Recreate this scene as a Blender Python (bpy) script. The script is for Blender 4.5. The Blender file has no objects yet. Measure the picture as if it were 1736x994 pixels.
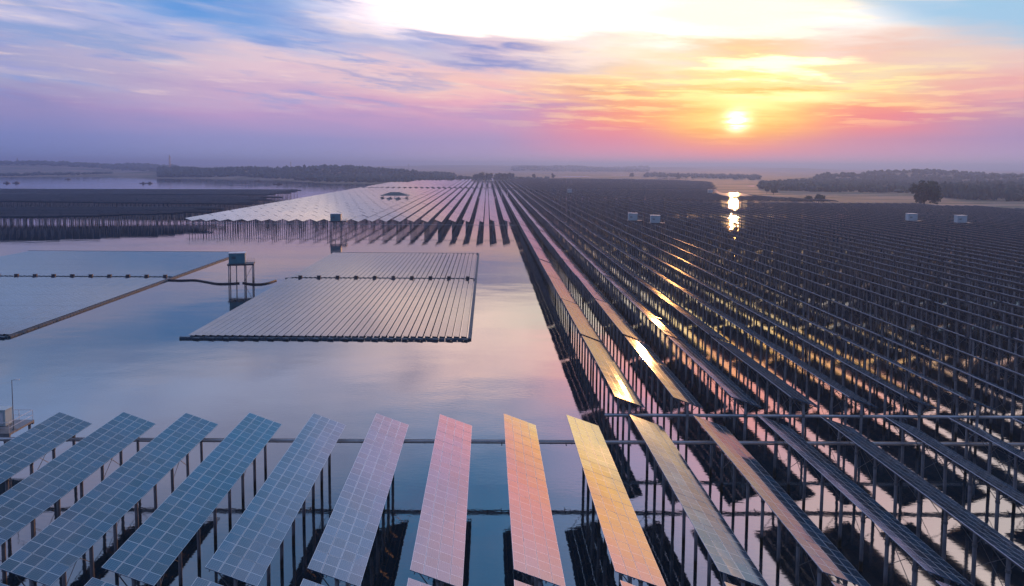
import bpy, math, random
import numpy as np
from mathutils import Vector, Matrix
R = math.radians
random.seed(7); rng = np.random.default_rng(7)
S = bpy.context.scene

# ------------------------------------------------------------------ camera
CAM_H = 35.8; FPX = 1157.0; PITCH = R(3.7); ROLL = R(0.3)
PPX, PPY = 826.0, 355.0
cd = bpy.data.cameras.new('camera'); cam = bpy.data.objects.new('camera', cd)
S.collection.objects.link(cam); S.camera = cam
cd.sensor_fit = 'HORIZONTAL'; cd.sensor_width = 36.0; cd.lens = 36.0 * FPX / 1736.0
cd.shift_x = (868 - PPX) / 1736.0; cd.shift_y = -(497 - PPY) / 1736.0
cd.clip_start = 0.5; cd.clip_end = 80000
CM = Matrix.Translation((0, 0, CAM_H)) @ Matrix.Rotation(math.pi / 2 - PITCH, 4, 'X') @ Matrix.Rotation(ROLL, 4, 'Z')
cam.matrix_world = CM

def ground(px, py, z=0.0):
    d = CM.to_3x3() @ Vector(((px - PPX) / FPX, -(py - PPY) / FPX, -1))
    t = (z - CAM_H) / d.z
    return Vector((d.x * t, d.y * t, z))

CMI = CM.inverted()
def pix(p):
    q = CMI @ Vector(p)
    return PPX + FPX * q.x / -q.z, PPY - FPX * q.y / -q.z, -q.z

# ------------------------------------------------------------------ sky
SUN_AZ, SUN_EL = 19.9, 3.55
W = bpy.data.worlds.new('World'); S.world = W; W.use_nodes = True
nt = W.node_tree; N = nt.nodes; L = nt.links
for n in list(N): N.remove(n)

def lin(c):
    c = c / 255.0
    return c / 12.92 if c <= 0.04045 else ((c + 0.055) / 1.055) ** 2.4
def s_(r, g, b, k=1.0): return (lin(r) * k, lin(g) * k, lin(b) * k)

def M(op, a, b=None, c=None, clamp=False):
    n = N.new('ShaderNodeMath'); n.operation = op; n.use_clamp = clamp
    for i, v in enumerate((a, b, c)):
        if v is None: continue
        if isinstance(v, (int, float)): n.inputs[i].default_value = v
        else: L.new(v, n.inputs[i])
    return n.outputs[0]
def mixc(f, a, b):
    n = N.new('ShaderNodeMix'); n.data_type = 'RGBA'; n.clamp_factor = True
    for k, v in ((0, f), (6, a), (7, b)):
        if isinstance(v, (int, float)): n.inputs[k].default_value = v
        elif isinstance(v, tuple): n.inputs[k].default_value = (*v[:3], 1)
        else: L.new(v, n.inputs[k])
    return n.outputs[2]
def smooth(x, a, b):
    n = N.new('ShaderNodeMapRange'); n.interpolation_type = 'SMOOTHSTEP'
    L.new(x, n.inputs[0]); n.inputs[1].default_value = a; n.inputs[2].default_value = b
    return n.outputs[0]

tc = N.new('ShaderNodeTexCoord'); sep = N.new('ShaderNodeSeparateXYZ'); L.new(tc.outputs['Generated'], sep.inputs[0])
dx, dy, dz = sep.outputs
AZ = M('MULTIPLY', M('ARCTAN2', dx, dy), 180 / math.pi)
EL = M('MULTIPLY', M('ARCSINE', dz), 180 / math.pi)

def noise(sx, sy, shear, off, detail=5, rough=0.55):
    v = N.new('ShaderNodeCombineXYZ')
    L.new(M('MULTIPLY', AZ, sx), v.inputs[0])
    L.new(M('MULTIPLY', M('MULTIPLY_ADD', AZ, shear, EL), sy), v.inputs[1])
    v.inputs[2].default_value = off
    n = N.new('ShaderNodeTexNoise'); n.inputs['Scale'].default_value = 1.0
    n.inputs['Detail'].default_value = detail; n.inputs['Roughness'].default_value = rough
    L.new(v.outputs[0], n.inputs['Vector'])
    return n.outputs['Fac']
nA = noise(0.07, 0.55, 0.09, 3.1)          # long streaks
nB = noise(0.16, 1.1, 0.05, 9.7, 7, 0.6)
nD = noise(0.22, 2.3, 0.03, 40.0, 7, 0.62)         # wisps
nE = noise(0.10, 0.9, 0.13, 55.0, 7, 0.6)        # finer streaks
nC = noise(0.05, 0.16, 0.15, 21.0, 4)      # big shapes
up = smooth(EL, 1.5, 5.0)
WEL = M('ADD', EL, M('MULTIPLY', up, M('ADD', M('MULTIPLY', M('SUBTRACT', nA, 0.5), 5.0), M('MULTIPLY', M('SUBTRACT', nB, 0.5), 2.6))))
WAZ = M('ADD', AZ, M('MULTIPLY', M('SUBTRACT', nC, 0.5), 10.0))

COLS = [
 (-36, [(0, s_(112,135,192)), (2, s_(125,135,192)), (4, s_(155,143,190)), (6, s_(165,165,202)), (8, s_(165,165,205)), (10, s_(190,188,222)), (13, s_(150,180,228)), (17, (.5,.75,1.3)), (22, (.60,.58,.88)), (27, (.34,.48,.82)), (32, (.3,.46,.8)), (40, (.22,.36,.66)), (90, (.16,.26,.5))]),
 (-18, [(0, s_(140,155,202)), (2, s_(148,148,200)), (4, s_(188,155,200)), (6, s_(212,180,205)), (8, s_(240,208,212)), (10, s_(175,185,225)), (13, s_(150,180,225)), (17, (.88,.95,1.35)), (22, (.62,.66,.98)), (28, (.18,.37,.72)), (40, (.12,.25,.48)), (90, (.16,.26,.5))]),
 (0,   [(0, s_(190,168,208)), (2, s_(165,148,196)), (3.6, s_(195,152,195)), (5, s_(238,175,190)), (6.5, s_(248,200,190)), (8, s_(235,195,200)), (10, s_(225,205,220)), (10.8, (1.6,1.25,1.1)), (13, (2.5,1.8,1.5)), (16.5, (2.2,1.5,1.4)), (21, (.7,.85,1.3)), (26, (.11,.44,.90)), (40, (.10,.27,.55)), (90, (.16,.26,.5))]),
 (12,  [(0, s_(222,170,205)), (2, s_(215,135,172)), (3.4, s_(235,135,150)), (4.4, s_(250,172,120)), (6, s_(250,198,135)), (8, s_(253,220,178,1.1)), (10, s_(255,240,225,1.1)), (13, (1.9,1.6,1.35)), (14.5, (2.5,1.2,1.0)), (17, (2.4,1.0,1.1)), (20, (1.7,.95,1.35)), (23, (1.1,.9,1.4)), (28, (.5,.7,1.2)), (40, (.3,.45,.8)), (90, (.16,.26,.5))]),
 (20,  [(0, s_(240,160,195)), (1, s_(250,140,155)), (2, s_(255,150,115)), (2.8, s_(255,200,80)), (4, (1.7,.9,.2)), (6, (1.7,.9,.25)), (8, (1.5,.9,.4)), (9.3, s_(250,205,160)), (10.3, s_(255,232,205,1.1)), (12.6, (2.8,2.0,.95)), (13.6, (3.3,1.9,.2)), (15.2, (3.2,1.3,.45)), (17.5, (2.7,1.0,.8)), (22, (2.0,1.1,1.3)), (28, (1.2,1.0,1.4)), (40, (.6,.65,.9)), (90, (.16,.26,.5))]),
 (28,  [(0, s_(225,170,205)), (2, s_(190,135,175)), (3.3, s_(235,130,145)), (4.5, s_(250,165,130)), (6, s_(250,222,160)), (7, s_(250,226,180)), (8.3, s_(240,196,180)), (9.6, s_(250,232,222)), (11.3, s_(255,252,248,1.1)), (12.4, (3.0,1.9,.7)), (14, (3.0,1.5,.5)), (17, (2.6,1.15,.95)), (21, (2.0,1.2,1.25)), (25, (1.9,1.35,1.35)), (29, (1.8,1.5,1.4)), (40, (1.2,1.05,1.0)), (90, (.16,.26,.5))]),
 (38,  [(0, s_(210,178,215)), (2, s_(165,140,188)), (3.6, s_(195,145,178)), (4.6, s_(235,168,170)), (6, s_(236,192,185)), (8, s_(230,205,200)), (10, s_(190,200,216)), (10.9, s_(160,195,222)), (11.5, (2.3,1.2,.85)), (13.5, (2.2,1.45,1.2)), (17, (2.0,1.6,1.5)), (22, (1.7,1.45,1.4)), (28, (2.3,1.85,1.7)), (40, (1.3,1.1,1.0)), (90, (.16,.26,.5))]),
 (80,  [(0, s_(130,140,195)), (6, s_(150,150,195)), (13, s_(140,170,210)), (30, (.4,.45,.65)), (90, (.16,.26,.5))]),
 (150, [(0, s_(95,115,165)), (10, s_(110,135,185)), (30, (.16,.24,.42)), (90, (.14,.24,.46))]),
]
GK = 4.0
t01 = M('POWER', M('DIVIDE', WEL, 90.0, clamp=True), 0.5)
def ramp(stops):
    n = N.new('ShaderNodeValToRGB'); cr = n.color_ramp; cr.interpolation = 'LINEAR'
    while len(cr.elements) < len(stops): cr.elements.new(0.5)
    for e, (el, c) in zip(cr.elements, stops):
        e.position = math.sqrt(el / 90.0)
    for e, (el, c) in zip(cr.elements, stops):
        e.color = (c[0] / GK, c[1] / GK, c[2] / GK, 1)
    L.new(t01, n.inputs[0]); return n.outputs[0]
prev = ramp(COLS[-1][1])                     # behind, on the left too
prev = mixc(smooth(WAZ, -100, -36), prev, ramp(COLS[0][1]))
for (a0, _), (a1, st) in zip(COLS[:-1], COLS[1:]):
    prev = mixc(smooth(WAZ, a0, a1), prev, ramp(st))
vm = N.new('ShaderNodeVectorMath'); vm.operation = 'SCALE'; L.new(prev, vm.inputs[0]); vm.inputs['Scale'].default_value = GK
sky = vm.outputs[0]

def blob(base, az, el, sx, sy, col, amt=1.0, tilt=0.0, p=1.0, warp=True):
    A, E = (WAZ, WEL) if warp else (AZ, EL)
    a = M('SUBTRACT', A, az)
    e = M('MULTIPLY_ADD', a, tilt, M('SUBTRACT', E, el))
    q = M('ADD', M('POWER', M('DIVIDE', M('ABSOLUTE', a), sx), 2.0), M('POWER', M('DIVIDE', M('ABSOLUTE', e), sy), 2.0))
    g = M('MULTIPLY', M('EXPONENT', M('MULTIPLY', M('POWER', q, p), -1.0)), amt)
    return mixc(g, base, col)
# streaks of shaded cloud and of blue gap, streaks of lit cirrus
st1 = M('MULTIPLY', smooth(nB, 0.54, 0.70), M('MULTIPLY', smooth(EL, 3.0, 7.0), M('SUBTRACT', 1.0, smooth(AZ, 2, 14))))
sky = mixc(M('MULTIPLY', st1, 0.55), sky, s_(150,155,212))
st2 = M('MULTIPLY', smooth(nA, 0.52, 0.66), M('MULTIPLY', smooth(EL, 5.0, 9.0), M('SUBTRACT', 1.0, smooth(EL, 12, 20))))
sky = mixc(M('MULTIPLY', st2, M('SUBTRACT', 0.6, M('MULTIPLY', smooth(AZ, 20, 30), 0.45))), sky, s_(250,226,222))
wl = M('MULTIPLY', smooth(EL, 3.2, 6.0), M('SUBTRACT', 1.0, smooth(AZ, 26, 34)))
sky = mixc(M('MULTIPLY', M('MULTIPLY', smooth(nD, 0.52, 0.72), 0.42), wl), sky, s_(255,226,214))
sky = mixc(M('MULTIPLY', M('MULTIPLY', smooth(nE, 0.54, 0.68), M('SUBTRACT', 0.75, M('MULTIPLY', smooth(AZ, -8, 10), 0.6))), wl), sky, s_(140,158,214))
sky = blob(sky, -23, 12.0, 9, 1.9, s_(84,148,218), 0.95, 0.13)
sky = blob(sky, -32, 9.0, 10, 0.7, s_(120,155,210), 0.7, 0.07)
sky = blob(sky, -9, 10.6, 7, 0.7, s_(150,165,215), 0.75, 0.14)
sky = blob(sky, 0.5, 8.7, 8, 0.55, s_(128,145,205), 0.9, 0.06)
sky = blob(sky, -10, 7.3, 6, 0.3, s_(140,150,205), 0.6, 0.05)
sky = blob(sky, 5.0, 4.5, 5, 0.5, s_(178,140,190), 0.7, -0.02)
sky = blob(sky, 10.0, 5.9, 3.5, 0.3, s_(200,130,150), 0.6, 0.05)
sky = blob(sky, 13, 12.0, 12, 1.7, (1.7,1.5,1.2), 0.9, 0.05, 2.0)
hp = M('ADD', M('SUBTRACT', M('MULTIPLY_ADD', WEL, 0.5, M('MULTIPLY', EL, 0.5)), 10.6), M('MULTIPLY', M('SUBTRACT', AZ, 29), 0.33))
sky = mixc(M('MULTIPLY', M('MULTIPLY', smooth(hp, -0.5, 1.6), 0.92), M('SUBTRACT', 1.0, smooth(M('MULTIPLY_ADD', AZ, 0.13, EL), 15.55, 16.1))), sky, s_(152,198,230))
sky = blob(sky, 19, 12.0, 7, 1.35, (3.0,2.1,.86), 0.95, 0.05, 2.0)
sky = blob(sky, 22, 7.9, 6.0, 0.62, (2.6,1.8,.92), 0.97, 0.0, 2.0)
sky = blob(sky, 22, 6.3, 6.0, 0.26, s_(248,190,95), 0.85, 0.0)
sky = blob(sky, 21, 5.3, 4.6, 0.6, (2.3,1.7,.8), 0.9, 0.0)
nx_ = M('MULTIPLY', smooth(nD, 0.48, 0.60), M('MULTIPLY', smooth(EL, 2.6, 3.6), M('SUBTRACT', 1.0, smooth(EL, 6.5, 8))))
gz = M('EXPONENT', M('MULTIPLY', M('POWER', M('DIVIDE', M('ABSOLUTE', M('SUBTRACT', AZ, SUN_AZ)), 13.0), 2.0), -1.0))
sky = mixc(M('MULTIPLY', M('MULTIPLY', nx_, gz), 0.7), sky, s_(255,236,150,1.3))
# the sun behind thin cloud
sky = blob(sky, SUN_AZ, 3.2, 10.0, 2.2, s_(255,120,110), 0.55, 0, 1.0, False)
sky = blob(sky, SUN_AZ, SUN_EL, 5.2, 1.5, s_(255,190,60,1.1), 0.85, 0, 1.0, False)
sky = blob(sky, SUN_AZ + .3, SUN_EL + 0.9, 3.2, 0.9, (1.7,1.15,.42), 0.8, 0, 1.0, True)
sky = blob(sky, SUN_AZ + .1, SUN_EL + .1, 0.95, 0.8, (2.4, 1.9, 1.0), 1.0, 0, 1.0, False)
sky = blob(sky, SUN_AZ, SUN_EL, 0.55, 0.55, (5.0, 4.0, 2.4), 1.0, 0, 1.0, False)

veil = M('EXPONENT', M('MULTIPLY', M('ADD', M('POWER', M('DIVIDE', M('ABSOLUTE', M('SUBTRACT', AZ, SUN_AZ)), 3.0), 2.0), M('POWER', M('DIVIDE', M('ABSOLUTE', M('SUBTRACT', EL, SUN_EL)), 1.3), 2.0)), -1.0))
sky = mixc(M('MULTIPLY', M('MULTIPLY', smooth(noise(0.30, 3.4, 0.02, 77.0, 6, 0.6), 0.47, 0.60), veil), 0.75), sky, (1.5, .85, .22))

nish = N.new('ShaderNodeTexSky'); nish.sky_type = 'NISHITA'; nish.sun_disc = False
nish.sun_elevation = R(SUN_EL); nish.sun_rotation = R(SUN_AZ); nish.air_density = 1.2; nish.dust_density = 2.0
bgN = N.new('ShaderNodeBackground'); L.new(nish.outputs[0], bgN.inputs[0]); bgN.inputs[1].default_value = 0.05
bgC = N.new('ShaderNodeBackground'); L.new(sky, bgC.inputs[0]); bgC.inputs[1].default_value = 1.0
mx = N.new('ShaderNodeMixShader'); mx.inputs[0].default_value = 0.93
L.new(bgN.outputs[0], mx.inputs[1]); L.new(bgC.outputs[0], mx.inputs[2])
out = N.new('ShaderNodeOutputWorld'); L.new(mx.outputs[0], out.inputs[0])
W.cycles.sampling_method = 'MANUAL'; W.cycles.sample_map_resolution = 1024

sl = bpy.data.lights.new('sun', 'SUN'); sl.energy = 2.0; sl.angle = R(0.6); sl.color = (1.0, 0.42, 0.12)
so = bpy.data.objects.new('sun', sl); S.collection.objects.link(so)
sd = Vector((math.sin(R(SUN_AZ)) * math.cos(R(SUN_EL)), math.cos(R(SUN_AZ)) * math.cos(R(SUN_EL)), math.sin(R(SUN_EL))))
so.rotation_euler = sd.to_track_quat('Z', 'Y').to_euler()
S.view_settings.view_transform = 'Standard'; S.view_settings.look = 'None'
S.view_settings.exposure = 0.17; S.view_settings.gamma = 1.0; S.view_settings.use_curve_mapping = False
S.cycles.use_denoising = True; S.cycles.max_bounces = 5; S.cycles.glossy_bounces = 4; S.cycles.diffuse_bounces = 2
S.cycles.volume_bounces = 0; S.cycles.caustics_reflective = False; S.cycles.caustics_refractive = False
S.cycles.sample_clamp_indirect = 8.0

# ------------------------------------------------------------------ helpers
def tag(o, label=None, cat=None, group=None, kind=None):
    if label: o['label'] = label
    if cat: o['category'] = cat
    if group: o['group'] = group
    if kind: o['kind'] = kind
    return o
def empty(name, loc, rz=0.0):
    o = bpy.data.objects.new(name, None); S.collection.objects.link(o)
    o.location = loc; o.rotation_euler = (0, 0, rz); o.empty_display_size = 0.5
    return o
def link(name, me, parent=None, loc=None, rz=None):
    o = bpy.data.objects.new(name, me); S.collection.objects.link(o)
    if parent: o.parent = parent
    if loc is not None: o.location = loc
    if rz is not None: o.rotation_euler = (0, 0, rz)
    return o

class MB:
    def __init__(s): s.v = []; s.f = []; s.m = []; s.uv = []
    def quad(s, a, b, c, d, m=0, uv=None):
        i = len(s.v); s.v += [tuple(a), tuple(b), tuple(c), tuple(d)]; s.f.append((i, i+1, i+2, i+3)); s.m.append(m)
        s.uv += uv or [(0, 0), (1, 0), (1, 1), (0, 1)]
    def hexa(s, p, m=0, top_uv=None, mtop=None):
        # p: 8 corners, bottom 0-3 counter-clockwise, top 4-7
        i = len(s.v); s.v += [tuple(q) for q in p]
        F = [(3, 2, 1, 0), (4, 5, 6, 7), (0, 1, 5, 4), (1, 2, 6, 5), (2, 3, 7, 6), (3, 0, 4, 7)]
        for k, f in enumerate(F):
            s.f.append(tuple(i + j for j in f)); s.m.append(mtop if (k == 1 and mtop is not None) else m)
            s.uv += (top_uv if (k == 1 and top_uv) else [(0, 0), (0, 0), (0, 0), (0, 0)])
    def box(s, c, d, m=0, rz=0.0):
        x, y, z = c; a, b, h = d[0] / 2, d[1] / 2, d[2] / 2
        cs, sn = math.cos(rz), math.sin(rz)
        P = []
        for zz in (-h, h):
            for (u, w) in ((-a, -b), (a, -b), (a, b), (-a, b)):
                P.append((x + u * cs - w * sn, y + u * sn + w * cs, z + zz))
        s.hexa(P, m)
    def tube(s, a, b, r, n=8, m=0, r2=None, caps=True):
        a = Vector(a); b = Vector(b); d = (b - a).normalized(); r2 = r if r2 is None else r2
        u = d.orthogonal().normalized(); w = d.cross(u); i = len(s.v)
        for k in range(n):
            t = 2 * math.pi * k / n; s.v.append(tuple(a + (u * math.cos(t) + w * math.sin(t)) * r))
        for k in range(n):
            t = 2 * math.pi * k / n; s.v.append(tuple(b + (u * math.cos(t) + w * math.sin(t)) * r2))
        for k in range(n):
            k2 = (k + 1) % n; s.f.append((i + k, i + k2, i + n + k2, i + n + k)); s.m.append(m); s.uv += [(0, 0)] * 4
        if caps:
            s.f.append(tuple(i + k for k in reversed(range(n)))); s.m.append(m); s.uv += [(0, 0)] * n
            s.f.append(tuple(i + n + k for k in range(n))); s.m.append(m); s.uv += [(0, 0)] * n
    def mesh(s, name, mats, smooth=False):
        me = bpy.data.meshes.new(name); me.from_pydata(s.v, [], s.f)
        for m in mats: me.materials.append(m)
        me.polygons.foreach_set('material_index', s.m)
        ul = me.uv_layers.new(name='UVMap'); ul.data.foreach_set('uv', np.array(s.uv, 'f').ravel())
        if smooth: me.polygons.foreach_set('use_smooth', [True] * len(s.f))
        me.update(); return me
    def build(s, name, mats, parent=None, loc=None, rz=None, smooth=False):
        if not isinstance(mats, (list, tuple)): mats = [mats]
        return link(name, s.mesh(name, mats, smooth), parent, loc, rz)

def mat(name, col, rough=0.6, metal=0.0, ior=1.5, var=0.0, vscale=1.0, col2=None):
    m = bpy.data.materials.new(name); m.use_nodes = True; t = m.node_tree; b = t.nodes['Principled BSDF']
    b.inputs['Base Color'].default_value = (*col, 1); b.inputs['Roughness'].default_value = rough
    b.inputs['Metallic'].default_value = metal; b.inputs['IOR'].default_value = ior
    if var or col2:
        n = t.nodes.new('ShaderNodeTexNoise'); n.inputs['Scale'].default_value = vscale; n.inputs['Detail'].default_value = 6
        g = t.nodes.new('ShaderNodeNewGeometry'); t.links.new(g.outputs['Position'], n.inputs['Vector'])
        cr = t.nodes.new('ShaderNodeValToRGB'); c2 = col2 or tuple(c * (1 - var) for c in col)
        cr.color_ramp.elements[0].color = (*c2, 1); cr.color_ramp.elements[1].color = (*[c * (1 + var) for c in col], 1)
        cr.color_ramp.elements[0].position = .35; cr.color_ramp.elements[1].position = .65
        t.links.new(n.outputs['Fac'], cr.inputs[0]); t.links.new(cr.outputs[0], b.inputs['Base Color'])
    return m

def panel_material(name, border, base, frame, rough, ior):
    m = bpy.data.materials.new(name); m.use_nodes = True; t = m.node_tree; b = t.nodes['Principled BSDF']
    uv = t.nodes.new('ShaderNodeUVMap'); sp = t.nodes.new('ShaderNodeSeparateXYZ'); t.links.new(uv.outputs[0], sp.inputs[0])
    def mm(op, a, bb):
        n = t.nodes.new('ShaderNodeMath'); n.operation = op
        for i, v in enumerate((a, bb)):
            if isinstance(v, (int, float)): n.inputs[i].default_value = v
            else: t.links.new(v, n.inputs[i])
        return n.outputs[0]
    fr = []
    for k in (0, 1):
        f = mm('FRACT', sp.outputs[k], 0); d = mm('ABSOLUTE', mm('SUBTRACT', f, 0.5), 0); fr.append(mm('GREATER_THAN', d, 0.5 - border * (1.15 if k == 0 else 0.75)))
    edge = mm('MAXIMUM', fr[0], fr[1])
    # fine bus-bar grid of the cells
    cg = []
    for k, q in ((0, 6.0), (1, 6.0)):
        f = mm('FRACT', mm('MULTIPLY', sp.outputs[k], q), 0); d = mm('ABSOLUTE', mm('SUBTRACT', f, 0.5), 0); cg.append(mm('GREATER_THAN', d, 0.46))
    cell = mm('MAXIMUM', cg[0], cg[1])
    # each module a slightly different tone
    fl = t.nodes.new('ShaderNodeVectorMath'); fl.operation = 'FLOOR'; t.links.new(uv.outputs[0], fl.inputs[0])
    oi = t.nodes.new('ShaderNodeObjectInfo')
    wn = t.nodes.new('ShaderNodeTexWhiteNoise'); wn.noise_dimensions = '4D'; t.links.new(fl.outputs[0], wn.inputs['Vector']); t.links.new(oi.outputs['Random'], wn.inputs['W'])
    def mc(f, a, bb):
        n = t.nodes.new('ShaderNodeMix'); n.data_type = 'RGBA'
        for k, v in ((0, f), (6, a), (7, bb)):
            if isinstance(v, (int, float)): n.inputs[k].default_value = v
            elif isinstance(v, tuple): n.inputs[k].default_value = (*v[:3], 1)
            else: t.links.new(v, n.inputs[k])
        return n.outputs[2]
    c1 = mc(wn.outputs['Value'], tuple(c * .5 for c in base), tuple(c * 1.6 for c in base))
    c2 = mc(mm('MULTIPLY', cell, 0.25), c1, frame)
    c3 = mc(edge, c2, frame)
    t.links.new(c3, b.inputs['Base Color'])
    gm = t.nodes.new('ShaderNodeNewGeometry')
    dn = t.nodes.new('ShaderNodeTexNoise'); dn.inputs['Scale'].default_value = 0.25; dn.inputs['Detail'].default_value = 7
    t.links.new(gm.outputs['Position'], dn.inputs['Vector'])
    ro = mm('ADD', mm('MULTIPLY', dn.outputs['Fac'], 0.08), rough - 0.03)
    t.links.new(mm('ADD', ro, mm('MULTIPLY', edge, 0.05)), b.inputs['Roughness'])
    b.inputs['IOR'].default_value = ior
    return m

PANEL = panel_material('module_glass', 0.030, (.010, .040, .080), (.42, .50, .57), 0.06, 2.55)
EDGE = mat('aluminium_edge', (.62, .60, .66), 0.5, 0.2)
BACK = mat('module_backsheet', (.012, .100, .200), 0.7, var=.2, vscale=.8)
STEEL = mat('galvanised_steel', (.22, .23, .25), 0.5, 0.6, var=.15, vscale=1.5)
PALE = mat('pale_conduit', (.62, .64, .70), 0.4, 0.0, var=.08, vscale=1.0)
PILE = mat('spun_concrete_pile', (.27, .265, .29), 0.75, var=.25, vscale=.9)
CABIN2 = mat('pale_cabin_paint', (.42, .52, .56), 0.45, var=.08, vscale=.6)
CABIN = mat('cabin_paint', (.06, .22, .28), 0.45, var=.08, vscale=.6)
CABROOF = mat('cabin_roof', (.62, .62, .66), 0.4, var=.1, vscale=.6)
DARK = mat('dark_metal', (.03, .035, .045), 0.5)
FLOATM = mat('float_plastic', (.035, .085, .13), 0.6, var=.2, vscale=.8)
HOSE = mat('black_hose', (.012, .011, .016), 0.5)

def stain(m):
    t = m.node_tree; b = t.nodes['Principled BSDF']; src = b.inputs['Base Color'].links[0].from_socket
    g = t.nodes.new('ShaderNodeNewGeometry'); sp = t.nodes.new('ShaderNodeSeparateXYZ'); t.links.new(g.outputs['Position'], sp.inputs[0])
    n = t.nodes.new('ShaderNodeTexNoise'); n.inputs['Scale'].default_value = 1.7; t.links.new(g.outputs['Position'], n.inputs['Vector'])
    a = t.nodes.new('ShaderNodeMath'); a.operation = 'MULTIPLY_ADD'; t.links.new(n.outputs['Fac'], a.inputs[0]); a.inputs[1].default_value = -1.2; t.links.new(sp.outputs[2], a.inputs[2])
    r = t.nodes.new('ShaderNodeMapRange'); t.links.new(a.outputs[0], r.inputs[0]); r.inputs[1].default_value = .1; r.inputs[2].default_value = .7
    x = t.nodes.new('ShaderNodeMix'); x.data_type = 'RGBA'; t.links.new(r.outputs[0], x.inputs[0]); x.inputs[6].default_value = (.035, .04, .025, 1); t.links.new(src, x.inputs[7]); t.links.new(x.outputs[2], b.inputs['Base Color'])
stain(PILE)
# ------------------------------------------------------------------ water
wm = bpy.data.materials.new('lake_water'); wm.use_nodes = True; t = wm.node_tree; b = t.nodes['Principled BSDF']
b.inputs['Base Color'].default_value = (.006, .022, .035, 1); b.inputs['Roughness'].default_value = 0.035; b.inputs['IOR'].default_value = 2.9
g = t.nodes.new('ShaderNodeNewGeometry')
def wnoise(sc, sx, sy, det):
    mp = t.nodes.new('ShaderNodeMapping'); mp.inputs['Scale'].default_value = (sx, sy, 1); mp.inputs['Rotation'].default_value = (0, 0, .3)
    t.links.new(g.outputs['Position'], mp.inputs[0]); n = t.nodes.new('ShaderNodeTexNoise'); n.inputs['Scale'].default_value = sc; n.inputs['Detail'].default_value = det
    t.links.new(mp.outputs[0], n.inputs['Vector']); return n.outputs['Fac']
bp = t.nodes.new('ShaderNodeBump'); bp.inputs['Strength'].default_value = 0.12; bp.inputs['Distance'].default_value = 0.05
t.links.new(wnoise(.9, 1, 2.2, 3), bp.inputs['Height'])
bp2 = t.nodes.new('ShaderNodeBump'); bp2.inputs['Strength'].default_value = 0.25; bp2.inputs['Distance'].default_value = 0.25
t.links.new(wnoise(.05, 1, 1.6, 2), bp2.inputs['Height']); t.links.new(bp.outputs[0], bp2.inputs['Normal'])
t.links.new(bp2.outputs[0], b.inputs['Normal'])
# patches of wind-roughened water
rr = t.nodes.new('ShaderNodeMapRange'); t.links.new(wnoise(.012, 1, 2.5, 4), rr.inputs[0])
rr.inputs[1].default_value = .45; rr.inputs[2].default_value = .7; rr.inputs[3].default_value = .025; rr.inputs[4].default_value = .12
t.links.new(rr.outputs[0], b.inputs['Roughness'])
w = MB(); w.quad((-6000, -300, 0), (6000, -300, 0), (6000, 6500, 0), (-6000, 6500, 0))
tag(w.build('water', wm), 'calm lake water mirroring the sunset sky', None, None, 'structure')

# ------------------------------------------------------------------ land
SHORE = [(-900, 297), (-200, 297.5), (0, 300.5), (160, 300), (290, 303), (400, 303.5), (470, 306), (550, 311), (640, 312), (740, 311), (830, 307), (900, 306), (960, 306.5),
         (1130, 309.5), (1212, 314), (1214, 321), (1222, 327), (1262, 328), (1278, 333), (1290, 343), (1342, 346), (1395, 350), (1502, 352), (1550, 359), (1614, 361), (1736, 367), (2100, 380), (2700, 398)]
SHX = np.array([p[0] for p in SHORE], float); SHY = np.array([p[1] for p in SHORE], float)
def on_land(x, y):
    px, py, d = pix((x, y, 0))
    return py < np.interp(px, SHX, SHY)
HILLS = []   # cx, cy, sx, sy, h, rot
def hill(px, py, wpx, dep, h, rot=0.0):
    p = ground(px, py); D = p.length
    HILLS.append((p.x, p.y, wpx * D / FPX, dep, h, rot))
hill(430, 300.5, 110, 120, 17); hill(560, 301.5, 130, 150, 24); hill(660, 303, 60, 90, 14); hill(300, 298, 80, 160, 16)
hill(40, 290.5, 170, 400, 30); hill(-250, 290, 170, 400, 30); hill(230, 290, 90, 350, 22)
hill(1420, 308, 70, 110, 13); hill(1560, 306, 120, 160, 22); hill(1760, 312, 110, 90, 15); hill(1950, 308, 160, 150, 24); hill(1720, 303, 90, 150, 12)
hill(960, 289, 70, 420, 24); hill(1120, 288.5, 90, 500, 26); hill(900, 290, 26, 350, 22); hill(1330, 290, 90, 450, 26); hill(1230, 287, 120, 900, 34); hill(800, 286.5, 200, 1200, 34)
HA = np.array(HILLS)
def land_h(x, y):
    z = np.zeros_like(x)
    for cx, cy, sx, sy, h, rot in HILLS:
        z = np.maximum(z, h * np.exp(-((x - cx) / sx) ** 2 * .9 - ((y - cy) / sy) ** 2))
    z += 0.6 + 0.8 * np.sin(x * .013 + 1) * np.sin(y * .009)
    return z
cols = np.arange(-900, 2701, 7.0)
GX, GY, GZ = [], [], []
depthf = np.concatenate([np.linspace(0, 1, 110) ** 1.0])
for px in cols:
    sy_ = np.interp(px, SHX, SHY)
    p0 = ground(px, sy_); hz = 280 + (px - 826) * math.tan(ROLL)
    Y0 = p0.y; Y1 = 30000.0
    inv = np.linspace(1 / Y0, 1 / Y1, 120)
    Ys = np.concatenate([[Y0 - 3], 1 / inv])
    r_ = p0.x / p0.y
    GX.append(Ys * r_); GY.append(Ys)
GX = np.array(GX); GY = np.array(GY)
GZ = land_h(GX, GY); GZ[:, 0] = -1.0; GZ[:, 1] = 0.25; GZ[:, 2] = np.minimum(GZ[:, 2], 1.2)
nx, ny = GX.shape
vs = np.stack([GX, GY, GZ], -1).reshape(-1, 3)
idx = np.arange(nx * ny).reshape(nx, ny)
fs = np.stack([idx[:-1, :-1], idx[1:, :-1], idx[1:, 1:], idx[:-1, 1:]], -1).reshape(-1, 4)
me = bpy.data.meshes.new('land'); me.from_pydata(vs.tolist(), [], fs.tolist())
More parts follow.
